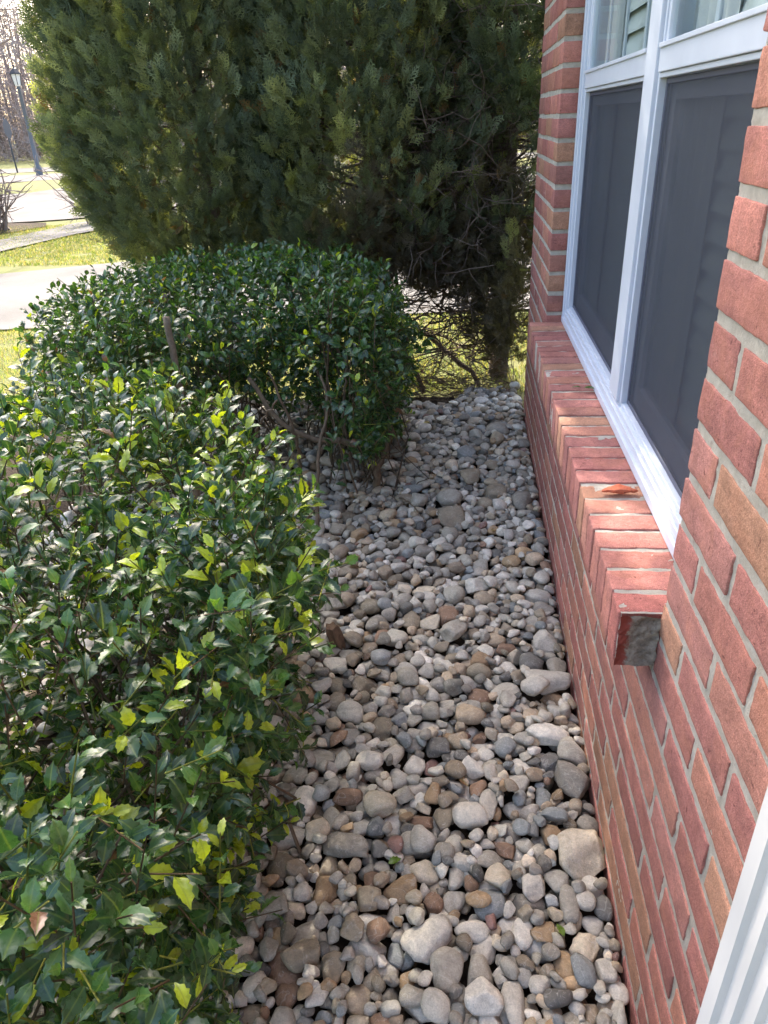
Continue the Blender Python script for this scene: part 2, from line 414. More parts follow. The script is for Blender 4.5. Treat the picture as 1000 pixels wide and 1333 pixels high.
boxes('room', [(.46, 2.6, -.6, -.5, -.1, 2.3), (.46, 2.6, 3.2, 3.3, -.1, 2.3), (2.5, 2.6, -.5, 3.2, -.1, 2.3), (.46, 2.5, -.5, 3.2, 2.25, 2.3), (.46, 2.5, -.5, 3.2, .1, .15)], MDARK, house)

# downspout: fluted, white ------------------------------------------
pr = [(.2925 - .004, .352), (.203, .352), (.200, .349)]
y = .349 - .017
pr.append((.200, y))
for _ in range(3):
    pr += [(.2045, y - .003), (.2045, y - .012), (.200, y - .015), (.200, y - .0235)]; y -= .0235
pr += [(.200, y - .008), (.203, y - .011), (.2885, y - .011)]
pr = np.array(pr); n = len(pr)
zs = np.array([-.02, 2.3]); V = np.array([(x, yy, z) for z in zs for x, yy in pr])
i = np.arange(n); F = np.stack([i, (i + 1) % n, (i + 1) % n + n, i + n], 1)
build('downspout', V - np.array(HL), F[:, ::-1], MDOWN, house, (1, 1, 1), False)

# flake of brick on the sill
c0 = ground(806, 640, SILL + .004)
T, F = cube_template(16, 10, 3)
V = (T / np.array([16, 10, 3]) * 2 - 1).astype(float)
w = (1 - np.abs(V[:, 0]) ** 1.6) * .95 + .05
V = np.stack([V[:, 0] * .034, V[:, 1] * .0125 * w - .002 * V[:, 0] ** 2, V[:, 2] * .0042 * (w * .7 + .3) + .004 * (1 - V[:, 0] ** 2)], 1)
V += np.stack([noise(V * 150 + a, a) for a in range(3)], 1) * .0015
fl = build('brick_flake', V, F, MB, None, (.47, .12, .06), True, {'tc': V + 3}); fl.location = c0 + np.array([0, 0, .002])
tag(fl, 'pointed orange red flake of broken brick lying on the window sill', 'brick flake')

# ================================================================== GROUND
def flat(name, poly, z, mat, smooth=False):
    V = np.array([(x, y, z) for x, y in poly], float)
    return structure(build(name, V, [np.array([list(range(len(poly)))])], mat, None, (1, 1, 1), smooth))
mgd = N('lawn_soil'); gp = mgd.n('Geometry').outputs['Position']
c = mgd.mix(mgd.ramp(mgd.noise(gp, 1.2, 5, .6), .3, .7), (.13, .145, .05), (.18, .165, .075)); c = mgd.mix(mgd.ramp(mgd.noise(gp, 40, 4, .7), .45, .7, 0, .6), c, (.11, .13, .03))
mgd.done(mgd.bsdf(c, .95, .1, mgd.bump(mgd.noise(gp, 60, 4, .7), .8, .02)))
mcc = N('concrete'); gp = mcc.n('Geometry').outputs['Position']
c = mcc.mix(mcc.ramp(mcc.noise(gp, .9, 6, .6), .3, .7), (.115, .107, .098), (.175, .162, .15)); c = mcc.mix(mcc.ramp(mcc.noise(gp, 90, 3, .8), .5, .75, 0, .35), c, (.28, .26, .24))
mcc.done(mcc.bsdf(c, .95, .05, mcc.bump(mcc.noise(gp, 120, 3, .8), .4, .004)))
mso = N('dark_soil'); gp = mso.n('Geometry').outputs['Position']
c = mso.mix(mso.ramp(mso.noise(gp, 25, 5, .7), .3, .7), (.028, .02, .014), (.075, .055, .038))
mso.done(mso.bsdf(c, .95, .1, mso.bump(mso.noise(gp, 60, 5, .8), 1, .02)))
LZ = -.12
G_ = 260
flat('ground', [(-G_, -G_), (G_, -G_), (G_, G_), (-G_, G_)], LZ - .03, mgd.m)
# lawn as a gently uneven sheet round the driveway
def grid_sheet(name, x0, x1, y0, y1, step, zf, mat):
    nx, ny = int((x1 - x0) / step) + 1, int((y1 - y0) / step) + 1
    X, Y = np.meshgrid(np.linspace(x0, x1, nx), np.linspace(y0, y1, ny), indexing='ij'); X = X.ravel(); Y = Y.ravel()
    i, j = np.meshgrid(np.arange(nx - 1), np.arange(ny - 1), indexing='ij'); b = (i * ny + j).ravel()
    return structure(build(name, np.stack([X, Y, zf(X, Y)], 1), np.stack([b, b + ny, b + ny + 1, b + 1], 1), mat, None, (1, 1, 1)))
lz = lambda X, Y: LZ - .012 + .01 * noise(np.stack([X * .8, Y * .8, X * 0], 1), 3) + .004 * noise(np.stack([X * 5, Y * 5, X * 0], 1), 4)
grid_sheet('lawn', -40, 14, 3.2, 46, .25, lz, mgd.m)
bz = lambda X, Y: -.065 + .03 * np.clip(Y - 1, 0, 2.4) - .15 * np.clip((Y - 3.62 + .05 * noise(np.stack([X * 5, X * 0, X * 0], 1), 9)) / .4, 0, 1) + .008 * noise(np.stack([X * 6, Y * 6, X * 0], 1), 3)
grid_sheet('soil_bed', -2.3, WX + .01, -.5, 4.05, .05, bz, mso.m)
flat('driveway', [(-14, 4.75), (-3.84, 5.69), (-3.4, 5.73), (1, 6.1), (9, 6.8), (9, 15.5), (1, 11.3), (-4.51, 8.8), (-5.43, 8.34), (-14, 4.0 + .9)][:8] + [(-5.43, 8.34), (-14, 5.6)], LZ + .004, mcc.m)
flat('path', [(-8.4, 8.9), (-7.2, 9.6), (-6.49, 10.11), (-6.19, 11.79), (-5.7, 12.9), (-5.2, 15), (-6.0, 15), (-6.97, 13.31), (-7.22, 11.34), (-9.0, 10.1)], LZ + .0085, mcc.m)
flat('road', [(-14, 12.8), (-7.9, 13.9), (-7.2, 14.2), (6, 16), (6, 24), (-11.9, 24.0), (-12.3, 21.2), (-22, 19)], LZ + .006, mcc.m)
flat('road', [(-17.2, 25.4), (-15.4, 27.2), (-12, 28.2), (6, 29), (6, 33.2), (-17.2, 31.9), (-30, 31), (-30, 24)], LZ + .006, mcc.m)
flat('road', [(-45, 33.5), (-17, 34.2), (6, 35.4), (6, 40), (-21, 38.9), (-45, 37.8)], LZ + .006, mcc.m)

def blades(name, areas, mat):
    Vs = []; Cs = []
    for (x0, x1, y0, y1, n, h, w_) in areas:
        x = rng.uniform(x0, x1, n); y = rng.uniform(y0, y1, n)
        keep = noise(np.stack([x * 9, y * 9, x * 0], 1), 8) > -.45
        x = x[keep]; y = y[keep]; n = len(x)
        a = rng.uniform(0, 2 * PI, n); hh = h * rng.uniform(.4, 1.2, n); t = rng.normal(0, .5, (n, 2)) * hh[:, None]
        z = lz(x, y)
        z = np.where((x > -2.3) & (y < 4.05), np.maximum(z, -.1), z)
        p = np.stack([x, y, z], 1); s_ = np.stack([np.cos(a), np.sin(a), a * 0], 1) * w_
        mid = p + np.stack([t[:, 0] * .4, t[:, 1] * .4, hh * .6], 1); tip = p + np.stack([t[:, 0], t[:, 1], hh], 1)
        Vs.append(np.stack([p - s_, p + s_, mid + s_ * .7, mid - s_ * .7, tip], 1).reshape(-1, 3))
        c = np.array([.115, .15, .04]) * rng.uniform(.7, 1.3, (n, 1)); dry = rng.random(n) < .42; c[dry] = np.array([.30, .25, .12]) * rng.uniform(.7, 1.2, (dry.sum(), 1))
        Cs.append(np.repeat(c, 5, 0))
    V = np.concatenate(Vs); n = len(V) // 5; b = np.arange(n) * 5
    o = build(name, V, [np.stack([b, b + 1, b + 2, b + 3], 1), np.stack([b + 3, b + 2, b + 4], 1)], mat, None, np.concatenate(Cs)); o['kind'] = 'stuff'; return o
blades('grass', [(-5.2, -2.3, 2.6, 5.7, 30000, .035, .002), (-2.3, 1.6, 4.02, 5.95, 30000, .04, .002), (-8.2, -4.3, 8.9, 13.2, 34000, .035, .004)], MGRASS)

# ================================================================== RIVER STONES
def ico(n):
    import bmesh
    bm = bmesh.new(); bmesh.ops.create_icosphere(bm, subdivisions=n, radius=1)
    V = np.array([v.co[:] for v in bm.verts]); F = np.array([[v.index for v in f.verts] for f in bm.faces]); bm.free(); return V, F
ICO = {n: ico(n) for n in (2, 3, 4)}
def stone_shape(lv, seed, angular=0.):
    V, F = ICO[lv]; g = np.random.default_rng(seed); P = V.copy()
    e = g.uniform(.78, 1.0); P = np.sign(P) * np.abs(P) ** e; P /= np.abs(P).max()
    for _ in range(int(g.integers(2, 6)) + int(angular * 7)):
        nrm = unit(g.normal(0, 1, 3) * [1, 1, .7]); t = g.uniform(.62, .93) - .12 * angular
        d = P @ nrm - t; k = 0.78 + .2 * angular; P = P - np.maximum(d, 0)[:, None] * nrm * k
    P *= 1 + (.11 * noise(V * 1.4 + seed, 1) + .05 * noise(V * 3.1 + seed, 2) + (.012 + .05 * angular) * noise(V * 6 + seed, 3) + .035 * angular * noise(V * 12 + seed, 4))[:, None]
    P -= (P.max(0) + P.min(0)) / 2; P /= (P.max(0) - P.min(0)) / 2
    return P, F
SHAPES = {lv: [stone_shape(lv, 100 + i, .3 + (i % 4 == 3) * .7 + (i % 7 == 5) * .4) for i in range(36)] for lv in (2, 3)}
KINDS = [((.36, .335, .30), 'grey', 22), ((.46, .435, .40), 'pale grey', 24), ((.26, .24, .215), 'mid grey', 12), ((.25, .265, .275), 'blue grey', 6),
         ((.15, .145, .14), 'dark grey', 4), ((.38, .305, .23), 'tan', 9), ((.29, .245, .19), 'taupe', 11), ((.34, .24, .15), 'ochre', 3), ((.24, .155, .11), 'rust brown', 2),
         ((.58, .55, .51), 'whitish', 8), ((.50, .44, .36), 'cream', 7), ((.22, .13, .115), 'dark red', 1)]
KW = np.array([k[2] for k in KINDS], float); KW /= KW.sum()
KN = {k[1]: i for i, k in enumerate(KINDS)}
GX0, GX1, GY0, GY1, GS = -1.55, WX - .001, .05, 3.64, .0055
NX, NY = int((GX1 - GX0) / GS), int((GY1 - GY0) / GS)
gx = GX0 + (np.arange(NX) + .5) * GS; gy = GY0 + (np.arange(NY) + .5) * GS
HM = np.repeat((-.062 + .03 * np.clip(gy - 1, 0, 2.4))[None], NX, 0)
ID = np.full((NX, NY), -1, int); LOCK = np.zeros((NX, NY), bool)
stones = []
def rotm(yaw, nrm):
    z = unit(np.array(nrm)); x = np.array([math.cos(yaw), math.sin(yaw), 0]); x = unit(x - z * (x @ z)); return np.stack([x, np.cross(z, x), z], 1)
def drop(x, y, a, b, c, yaw, tilt, kind, shape, col=None, lock=False, hand=False, must=True):
    R_ = max(a, b); i0, i1 = int((x - R_ - GX0) / GS), int((x + R_ - GX0) / GS) + 2; j0, j1 = int((y - R_ - GY0) / GS), int((y + R_ - GY0) / GS) + 2
    if i0 < 0 or j0 < 0 or i1 > NX or j1 > NY:
        if i0 < 0 or j0 < 0 or j1 > NY: return False
        i0, j0, i1, j1 = max(i0, 0), max(j0, 0), min(i1, NX), min(j1, NY)
    if i1 - i0 < 3 or j1 - j0 < 3: return False
    Hs = HM[i0:i1, j0:j1]
    if not must and LOCK[i0:i1, j0:j1]   .mean() > (.10 if a > .017 else .3): return False
    sx = (Hs[-1].mean() - Hs[0].mean()) / (GS * (i1 - i0)); sy = (Hs[:, -1].mean() - Hs[:, 0].mean()) / (GS * (j1 - j0))
    k = .25 if hand else .75
    sl_ = np.array([-sx * k + tilt[0], -sy * k + tilt[1]]); L_ = np.linalg.norm(sl_)
    if L_ > .75: sl_ *= .75 / L_
    Rm = rotm(yaw, [sl_[0], sl_[1], 1]); M = Rm @ np.diag([a ** -2, b ** -2, c ** -2]) @ Rm.T
    X = (gx[i0:i1] - x)[:, None]; Y = (gy[j0:j1] - y)[None]
    B = M[0, 2] * X + M[1, 2] * Y; Q = M[0, 0] * X * X + 2 * M[0, 1] * X * Y + M[1, 1] * Y * Y - 1; D = B * B - M[2, 2] * Q
    ok = D > 0
    if ok.sum() < 4: return False
    S_ = np.sqrt(np.maximum(D, 0)); lo = (-B - S_) / M[2, 2]; hi = (-B + S_) / M[2, 2]
    z0 = np.quantile((Hs - lo)[ok], .90) - .06 * c
    new = z0 + hi; up = ok & (new > Hs); 
    sid = len(stones); Hs[up] = new[up]; ID[i0:i1, j0:j1][up] = sid
    if lock: LOCK[i0:i1, j0:j1][ok] = True
    if col is None: col = np.array(KINDS[kind][0]) * [1.05, 1.0, .90] * rng.uniform(.60, 1.34) * rng.uniform(.985, 1.015, 3)
    stones.append(dict(p=np.array([x, y, z0]), s=(a, b, c), R=Rm, kind=kind, shape=shape, col=np.array(col))); return True
def rnd_stone(scale=1.0):
    a = float(np.clip(rng.lognormal(math.log(.0202), .29), .0115, .040)) * scale; b = a * rng.uniform(.62, .95); c = a * rng.uniform(.38, .7)
    return a, b, min(b, c), rng.uniform(0, PI), rng.normal(0, .10, 2), int(rng.choice(len(KINDS), p=KW)), int(rng.integers(36))
def fill(n, cand, must, scale=1.0, x0=GX0, y0=GY0, y1=GY1):
    for _ in range(n):
        s_ = rnd_stone(scale); R_ = max(s_[0], s_[1])
        xs = rng.uniform(x0 + R_, GX1 - R_ * .72, cand); ys = rng.uniform(y0 + R_, y1 - R_, cand)
        ii = ((xs - GX0) / GS).astype(int); jj = ((ys - GY0) / GS).astype(int); w_ = max(1, int(R_ * .6 / GS))
        hs = [HM[max(0, i - w_):i + w_ + 1, max(0, j - w_):j + w_ + 1].mean() - .03 * min(2.4, max(0, yv - 1)) for i, j, yv in zip(ii, jj, ys)]
        hs = [h_ + (1 if yv > 3.5 + .12 * math.sin(xv * 11) + .05 * math.sin(xv * 31) else 0) for h_, xv, yv in zip(hs, xs, ys)]
        q = int(np.argmin(hs)); kk = .86 if ys[q] < .95 else 1.; s_ = (s_[0] * kk, s_[1] * kk, s_[2] * kk) + s_[3:]; drop(xs[q], ys[q], *s_[:3], s_[3], s_[4], s_[5], s_[6], must=must)
fill(3600, 8, True)
# stones one can pick out in the photograph: pixel centre, width, height, turn, colour
HAND = [(757,1107,60,60,0,'cream',3,.9),(557,1213,68,46,-42,'whitish',11,.6),(450,1091,66,28,8,'mid grey',7,.8),(713,948,54,27,5,'whitish',15,.8),(745,971,36,36,0,'grey',1,.2),(743,1012,47,38,20,'mid grey',19,.9),
 (612,1060,46,33,30,'whitish',2,.2),(636,1040,23,43,8,'pale grey',4,.2),(581,1252,43,51,0,'grey',6,.2),(626,1251,33,38,0,'grey',9,.1),(630,1292,49,39,0,'whitish',23,.5),(671,1298,32,56,-12,'pale grey',8,.3),
 (763,1224,39,39,0,'cream',27,.9),(736,1244,28,36,0,'ochre',10,.1),(761,1258,30,39,-20,'blue grey',0,.1),(421,1148,31,41,0,'ochre',12,.1),(479,1161,33,28,0,'taupe',13,0),(648,1134,33,33,0,'cream',14,.1),
 (695,1150,30,33,0,'pale grey',3,.3),(726,1136,31,28,0,'grey',16,.1),(615,1198,46,26,5,'whitish',17,.2),(682,1205,28,38,0,'whitish',21,.3),(707,1205,31,26,0,'ochre',31,.9),(590,1156,28,31,30,'pale grey',20,.2),
 (564,1161,26,26,0,'rust brown',15,.7),(551,1088,33,33,0,'pale grey',22,0),(552,1121,41,27,25,'cream',24,.2),(636,1108,36,24,5,'grey',25,.2),(529,1263,20,31,0,'ochre',26,0),(537,1290,33,26,0,'mid grey',28,.1),
 (567,1305,38,38,0,'pale grey',29,.1),(595,1307,21,26,0,'blue grey',30,0),(496,1323,33,31,0,'rust brown',32,.4),(464,1323,31,31,0,'cream',33,.2),(371,1282,33,33,0,'rust brown',34,.1),(390,1237,50,36,-12,'taupe',5,.2),
 (432,1246,31,38,0,'taupe',6,.1),(458,1201,33,35,0,'taupe',35,.1),(515,1225,22,33,0,'blue grey',1,.1),(492,1207,30,28,0,'rust brown',2,.1),(465,1282,33,35,0,'tan',4,.1),(366,1318,36,36,0,'pale grey',9,.4),
 (704,1271,31,23,0,'pale grey',8,.1),(775,1305,28,26,0,'tan',12,.2),(809,1275,26,28,0,'whitish',10,.1),(791,1252,26,26,0,'pale grey',13,.1),(774,1189,28,26,0,'pale grey',16,.1),(791,1169,24,31,0,'dark grey',17,.1),
 (742,1168,23,46,0,'grey',18,.1),(763,1165,28,23,0,'pale grey',20,.1),(519,1001,28,26,0,'pale grey',22,.1),(539,982,28,26,0,'whitish',24,.1),(562,982,23,23,0,'dark red',25,.1),(570,962,33,23,0,'dark grey',7,.5),
 (596,957,26,23,0,'tan',26,0),(613,923,38,26,0,'tan',28,.1),(455,918,36,28,0,'pale grey',29,.2),(452,1030,38,18,0,'rust brown',30,.1),(577,1054,26,31,0,'taupe',32,.1),(548,1057,31,18,0,'rust brown',33,.3),
 (676,1008,33,23,-8,'pale grey',34,.1),(709,1024,20,31,0,'blue grey',0,.1),(659,965,28,23,0,'blue grey',2,.1),(715,979,26,26,0,'dark grey',5,.1),(483,1130,23,23,0,'rust brown',6,.1),(428,1113,26,26,0,'taupe',9,.1),
 (373,1076,46,31,0,'pale grey',11,.4),(766,1061,28,26,0,'mid grey',15,.8),(623,1167,33,20,0,'ochre',10,.1),(595,1132,23,28,0,'pale grey',12,.1),(657,1094,31,20,0,'rust brown',19,.6),
 (588,670,36,25,0,'taupe',3,.5),(612,614,25,23,0,'taupe',5,.1),(645,633,30,21,0,'taupe',7,.4),(680,646,27,27,0,'mid grey',8,.1),(648,556,29,17,0,'grey',1,0),(608,584,25,17,0,'blue grey',4,0),
 (714,880,58,31,0,'pale grey',11,.6),(693,852,32,27,0,'dark grey',0,0),(726,855,25,29,0,'mid grey',6,.1),(663,855,28,19,0,'whitish',9,.1),(710,825,30,30,0,'pale grey',23,.6),(590,817,36,29,0,'grey',27,.6),
 (583,793,27,23,0,'rust brown',13,.1),(534,800,25,27,0,'taupe',14,.1),(559,801,27,23,0,'cream',31,.4),(435,854,32,21,0,'whitish',16,.1),(391,896,38,24,-35,'ochre',18,0),(585,647,34,19,0,'grey',20,.1),
 (632,647,21,16,0,'taupe',22,0),(656,741,23,11,0,'whitish',24,0),(705,747,21,21,0,'pale grey',26,0),(701,766,34,19,5,'pale grey',15,.7),(707,781,29,17,0,'mid grey',35,.7),(646,820,25,19,0,'tan',28,.2),
 (659,834,25,12,0,'rust brown',30,.1),(562,731,27,11,0,'mid grey',32,0),(513,675,19,13,0,'ochre',33,0),(651,583,14,12,0,'cream',34,0),(697,895,36,22,0,'pale grey',2,.1),(350,930,34,18,0,'whitish',4,.1),(625,893,30,24,0,'rust brown',10,0),(386,945,30,16,0,'pale grey',12,.2),(352,951,32,16,-10,'whitish',24,.1)]
for (px, py, w_, h_, t_, kn, sh, ang) in HAND:
    P = ground(px, py, .0 + .028 * max(0, min(2.4, ground(px, py)[1] - 1)))
    dist = float((np.array([P[0], P[1], P[2] - H]) @ RW)[2]); sl = (H / math.hypot(H, P[1]))
    a = w_ / 2 * dist / FPX; b = h_ / 2 * dist / FPX / (sl ** .6)
    c = min(a, b) * (.62 if ang < .3 else .55)
    P[0] = min(P[0], WX - max(a, b) * .8)
    drop(P[0], P[1], a, b, c, -math.radians(t_), (0, 0), KN[kn], sh, np.array(KINDS[KN[kn]][0]) * [1.05, 1, .9] * rng.uniform(.88, 1.08), lock=True, hand=True)
n_hand = len(stones)
fill(2300, 14, False, 1.0, x0=-.95)
fill(2100, 26, False, .82, x0=-.75, y0=.25)
fill(950, 40, False, .70, x0=-.7, y0=.4)
fill(500, 30, False, .7, x0=.13, y0=.3, y1=3.6)
# which show largest in the picture
cnt = np.zeros(len(stones)); vis = ID >= 0
P_ = np.array([s['p'] for s in stones]); pp = px_of(P_); dd = ((P_ - np.array([0, 0, H])) @ RW)[:, 2]
np.add.at(cnt, ID[vis], 1)
edge_y = np.array([500, 560, 640, 760, 1000, 1120, 1333]); edge_x = np.array([560, 520, 470, 430, 360, 345, 345])
inpic = (pp[:, 0] > np.interp(pp[:, 1], edge_y, edge_x)) & (pp[:, 1] < 1330) & (pp[:, 1] > 530)
inpic &= ~((pp[:, 0] < 520) & (pp[:, 1] < 640))
score = np.where(inpic, cnt / dd ** 3, 0); top = set(np.argsort(-score)[:296].tolist())
def stone_mesh(s, lv):
    V, F = SHAPES[lv][s['shape']]; sc = np.array(s['s']) * 1.06
    return (V * sc) @ s['R'].T, F, V * sc + s['shape'] * 1.7 + s['p'] * 3
bulk = Mesh(); singles = []
for q, s in enumerate(stones):
    if cnt[q] < 3: continue
    near = pp[q, 1] > 560 and inpic[q]
    V, F, tc = stone_mesh(s, 3 if near else 2)
    if q in top: singles.append((q, V, F, tc))
    else: bulk.add(V + s['p'], F, s['col'], tc)
o = bulk.build('river_stones', MS); o['kind'] = 'stuff'
# names for the single stones
def size_word(a): return 'tiny' if a < .018 else 'small' if a < .024 else 'medium' if a < .031 else 'large' if a < .042 else 'very large'
def form_word(s):
    r = s['s'][1] / s['s'][0]; ang = s['shape'] % 4 == 3
    return ('angular' if ang else '') or ('elongated' if r < .6 else 'oval' if r < .8 else 'round')
sp = np.array([stones[q]['p'] for q, *_ in singles]); used = {}
def kn_(q): return KINDS[stones[q]['kind']][1]
def compass(dx, dy):
    return 'behind' if dy < -abs(dx) else 'in front of' if dy > abs(dx) else ('beside')
ordr = sorted(range(len(singles)), key=lambda i: -score[singles[i][0]])
for i in ordr:
    q, V, F, tc = singles[i]; s = stones[q]; x, y = s['p'][:2]
    dist = np.hypot(*(sp[:, :2] - s['p'][:2]).T); nb = [k for k in np.argsort(dist)[1:5]]
    zone = 'by the wall' if x > WX - .075 else 'by the holly' if x < -.24 - .1 * max(0, 1.2 - y) else 'mid bed'
    part_ = '' if zone[0] == 'a' and False else (' below the downspout' if y < .85 else ' near the broken sill end' if y < 1.25 else ' before the sill' if y < 2.2 else ' under the far window')
    base = f"{size_word(s['s'][0])} {form_word(s)} {kn_(q)} stone"
    opts = [f"{base} {zone}{part_ if zone == 'mid bed' else ''}"]
    for a_ in nb:
        qa = singles[a_][0]; d_ = sp[a_] - s['p']; rel = 'touching'
        rel = compass(d_[0], d_[1])
        opts.append(f"{base} {rel} a {size_word(stones[qa]['s'][0])} {form_word(stones[qa])} {kn_(qa)} one {zone}")
    sh = f"{form_word(s)} {kn_(q)} stone"
    for a_ in nb:
        for b_ in nb:
            if a_ != b_:
                qa, qb = singles[a_][0], singles[b_][0]
                opts.append(f"{base} between {kn_(qa)} and {kn_(qb)} ones {zone}"); opts.append(f"{sh} between {form_word(stones[qa])} {kn_(qa)} and {form_word(stones[qb])} {kn_(qb)} ones")
    lab = next((l for l in opts[0 if s['s'][0] > .03 else 1:] if l not in used and len(l.split()) <= 16), None)
    if lab is None: print('dup', opts[1]); lab = opts[0]
    lab = lab; lab = lab.replace('a ochre', 'an ochre').replace('a angular', 'an angular').replace('a oval', 'an oval').replace('a elongated', 'an elongated')
    used[lab] = 1
    o = build('river_stone', V, F, MS, None, s['col'], True, {'tc': tc}); o.location = s['p']
    tag(o, lab, 'stone', 'river stones in the bed along the wall')
print('stones', len(stones), 'labels', len(used))

# ================================================================== PLANTS
def basis(d, nrm):
    """columns: side, along d, normal"""
    d = unit(d); x = unit(np.cross(d, nrm)); return np.stack([x, d, np.cross(x, d)], -1)
def leaf_tpl(seed):
    g = np.random.default_rng(seed); P = []
    ts = [0, .07, .17, .30, .40, .53, .63, .76, .86, 1.0]; sp_ = g.uniform(.6, 1.3, 3)
    wd = [.012, .07, .15, .225 + .03 * sp_[0], .215, .235 + .035 * sp_[1], .19, .155 + .035 * sp_[2], .08, .004]
    for i, (t, w_) in enumerate(zip(ts, wd)):
        spn = i in (3, 5, 7)
        for s in (-1, -.5, 0, .5, 1):
            x = s * w_; y = t + (.025 if spn and abs(s) == 1 else 0); z = .22 * abs(x) - .22 * t * t + .05 * math.sin(t * 3) + ((.035 if (i + seed) % 2 else -.03) if spn and abs(s) == 1 else 0) + g.normal(0, .006)
            if abs(s) == .5: z += .016
            P.append((x, y, z))
    F = [(r * 5 + c, r * 5 + c + 1, r * 5 + c + 6, r * 5 + c + 5) for r in range(len(ts) - 1) for c in range(4)]
    P = np.array(P); cth = .35 * (seed % 3 - 1); P[:, 2] += cth * P[:, 0] * P[:, 1]
    return P, np.array(F)
LEAVES = [leaf_tpl(i) for i in range(6)]
def cyl(n=5):
    a = np.arange(n) * 2 * PI / n; V = np.concatenate([np.stack([np.cos(a), a * 0, np.sin(a)], 1), np.stack([.7 * np.cos(a), a * 0 + 1, .7 * np.sin(a)], 1)])
    i = np.arange(n); F = np.stack([i, i + n, (i + 1) % n + n, (i + 1) % n], 1); return V, [F, np.array([list(range(n, 2 * n))])]
CYL = cyl()
def superf(P, E, seed):
    f = np.full(len(P), 9.)
    for (c, h) in E:
        q = np.abs((P - np.array(c)) / np.array(h)); f = np.minimum(f, ((q ** 2.7).sum(1) ** (1 / 2.7) - 1) * min(h))
    return f + .055 * noise(P * 3.2, seed) + .03 * noise(P * 8, seed + 1)
def superg(P, E, seed):
    e = .01; return unit(np.stack([superf(P + d, E, seed) - superf(P - d, E, seed) for d in np.eye(3) * e], 1))
def holly(name, E, nt, lsize, seed, label, stems, skip=None, young=.135):
    g = np.random.default_rng(seed)
    lo = np.min([np.array(c) - np.array(h) for c, h in E], 0) - .05; hi = np.max([np.array(c) + np.array(h) for c, h in E], 0) + .05
    pts = []
    while sum(map(len, pts)) < nt:
        P = g.uniform(lo, hi, (nt * 6, 3)); f = superf(P, E, seed)
        ok = (f < 0) & ((f > -.085) | (g.random(len(P)) < .2)) & (P[:, 2] > .03)
        if skip is not None: ok &= ~skip(P, g)
        pts.append(P[ok])
    P = np.concatenate(pts)[:nt]; nrm = superg(P, E, seed)
    d = unit(nrm * .75 + np.array([0, 0, .45]) + g.normal(0, .42, P.shape)); L = g.uniform(.06, .125, nt)
    P0 = P - d * L[:, None] * .6
    B = basis(d, g.normal(0, 1, (nt, 3)))
    ycol = np.array([.24, .24, .045]); bcol = np.array([.13, .085, .045]); gcol = np.array([.10, .13, .03])
    tw = Mesh(); kind = g.random(nt); tc_ = np.where(kind[:, None] < .4, ycol, np.where(kind[:, None] < .75, bcol, gcol)) * g.uniform(.7, 1.2, (nt, 1))
    X = B * np.stack([np.full(nt, .0013), L * 1.05, np.full(nt, .0013)], 1)[:, None, :]
    V, F, c, t = instances(CYL[0], CYL[1], X, P0, tc_); tw.add(V, F, c, V)
    # leaves round every twig
    fo = Mesh(); k = 8; ytw = np.where(g.random(nt) < .28, young * 3.2, young * .12)
    for i in range(k):
        tt = (i + .6) / k; ang = i * 2.4 + g.uniform(0, 6.28, nt); use = g.random(nt) < .93
        rad = np.cos(ang)[:, None] * B[:, :, 0] + np.sin(ang)[:, None] * B[:, :, 2]
        ld = unit(d * (.35 + .9 * tt) + rad * .95 + g.normal(0, .15, P.shape) + np.array([0, 0, .05]))
        nn = unit(np.array([0, 0, .8]) + nrm * .35 + d * .5 - rad * .1 + g.normal(0, .32, P.shape))
        S_ = lsize * g.uniform(.68, 1.15, nt) * (1.0 if i < k - 2 else .72)
        base = P0 + d * (L * tt)[:, None] + ld * .004
        colr = np.array([.021, .056, .020]) * g.uniform(.65, 1.5, (nt, 1)) * np.array([1, 1, 1])
        mid = g.random(nt) < .22; colr[mid] = np.array([.06, .13, .03]) * g.uniform(.8, 1.25, (mid.sum(), 1))
        ym = g.random(nt) < ytw * (1.6 if i >= k - 3 else .6); colr[ym] = np.array([.30, .37, .025]) * g.uniform(.65, 1.2, (ym.sum(), 1))
        dead = g.random(nt) < .006; colr[dead] = np.array([.16, .08, .05])
        var = g.integers(0, 6, nt)
        for v in range(6):
            m_ = use & (var == v)
            if not m_.any(): continue
            X = basis(ld[m_], nn[m_]) * S_[m_][:, None, None]
            X[:, :, 0] *= g.uniform(.85, 1.2, (m_.sum(), 1))
            V, F, c, t = instances(LEAVES[v][0], LEAVES[v][1], X, base[m_], colr[m_]); fo.add(V, F, c, t)
    root = empty(name, E[0][0][:2] + (0,)); RL = E[0][0][:2] + (0,)
    tag(root, label, 'holly bush', 'holly bushes along the stone bed')
    fo.build('foliage', MHOLLY, root, loc=RL)
    st = Mesh()
    tips = P[g.permutation(nt)[:170]]
    SA = np.array(stems)
    for i, tip in enumerate(tips):
        b = SA[np.argmin(((SA - tip)[:, :2] ** 2).sum(1))] + g.normal(0, .10, 3) * [1, 1, 0]; k1 = b + (tip - b) * .4 + g.normal(0, .07, 3); k1[2] = b[2] * .6 + tip[2] * .4 - .03
        k2 = b + (tip - b) * .75 + g.normal(0, .03, 3)
        k0 = b + (k1 - b) * .5 + np.array([0, 0, .06]) + g.normal(0, .015, 3)
        r = g.uniform(.0022, .005) if i > 10 else .009
        V, F = tube([b + g.normal(0, .012, 3) * [1, 1, 0], k0, k1, k2, tip], np.linspace(r, .0014, 5), 5)
        st.add(V, F, np.array([.125, .09, .06]) * g.uniform(.6, 1.3), V)
    tw.V += [v + 0 for v in st.V]; off = tw.n
    for kk in st.F: tw.F.setdefault(kk, []); tw.F[kk] += [f + off for f in st.F[kk]]
    tw.c += st.c; tw.t += st.t; tw.n += st.n
    tw.build('branches', MBARK, root, loc=RL); return root, RL
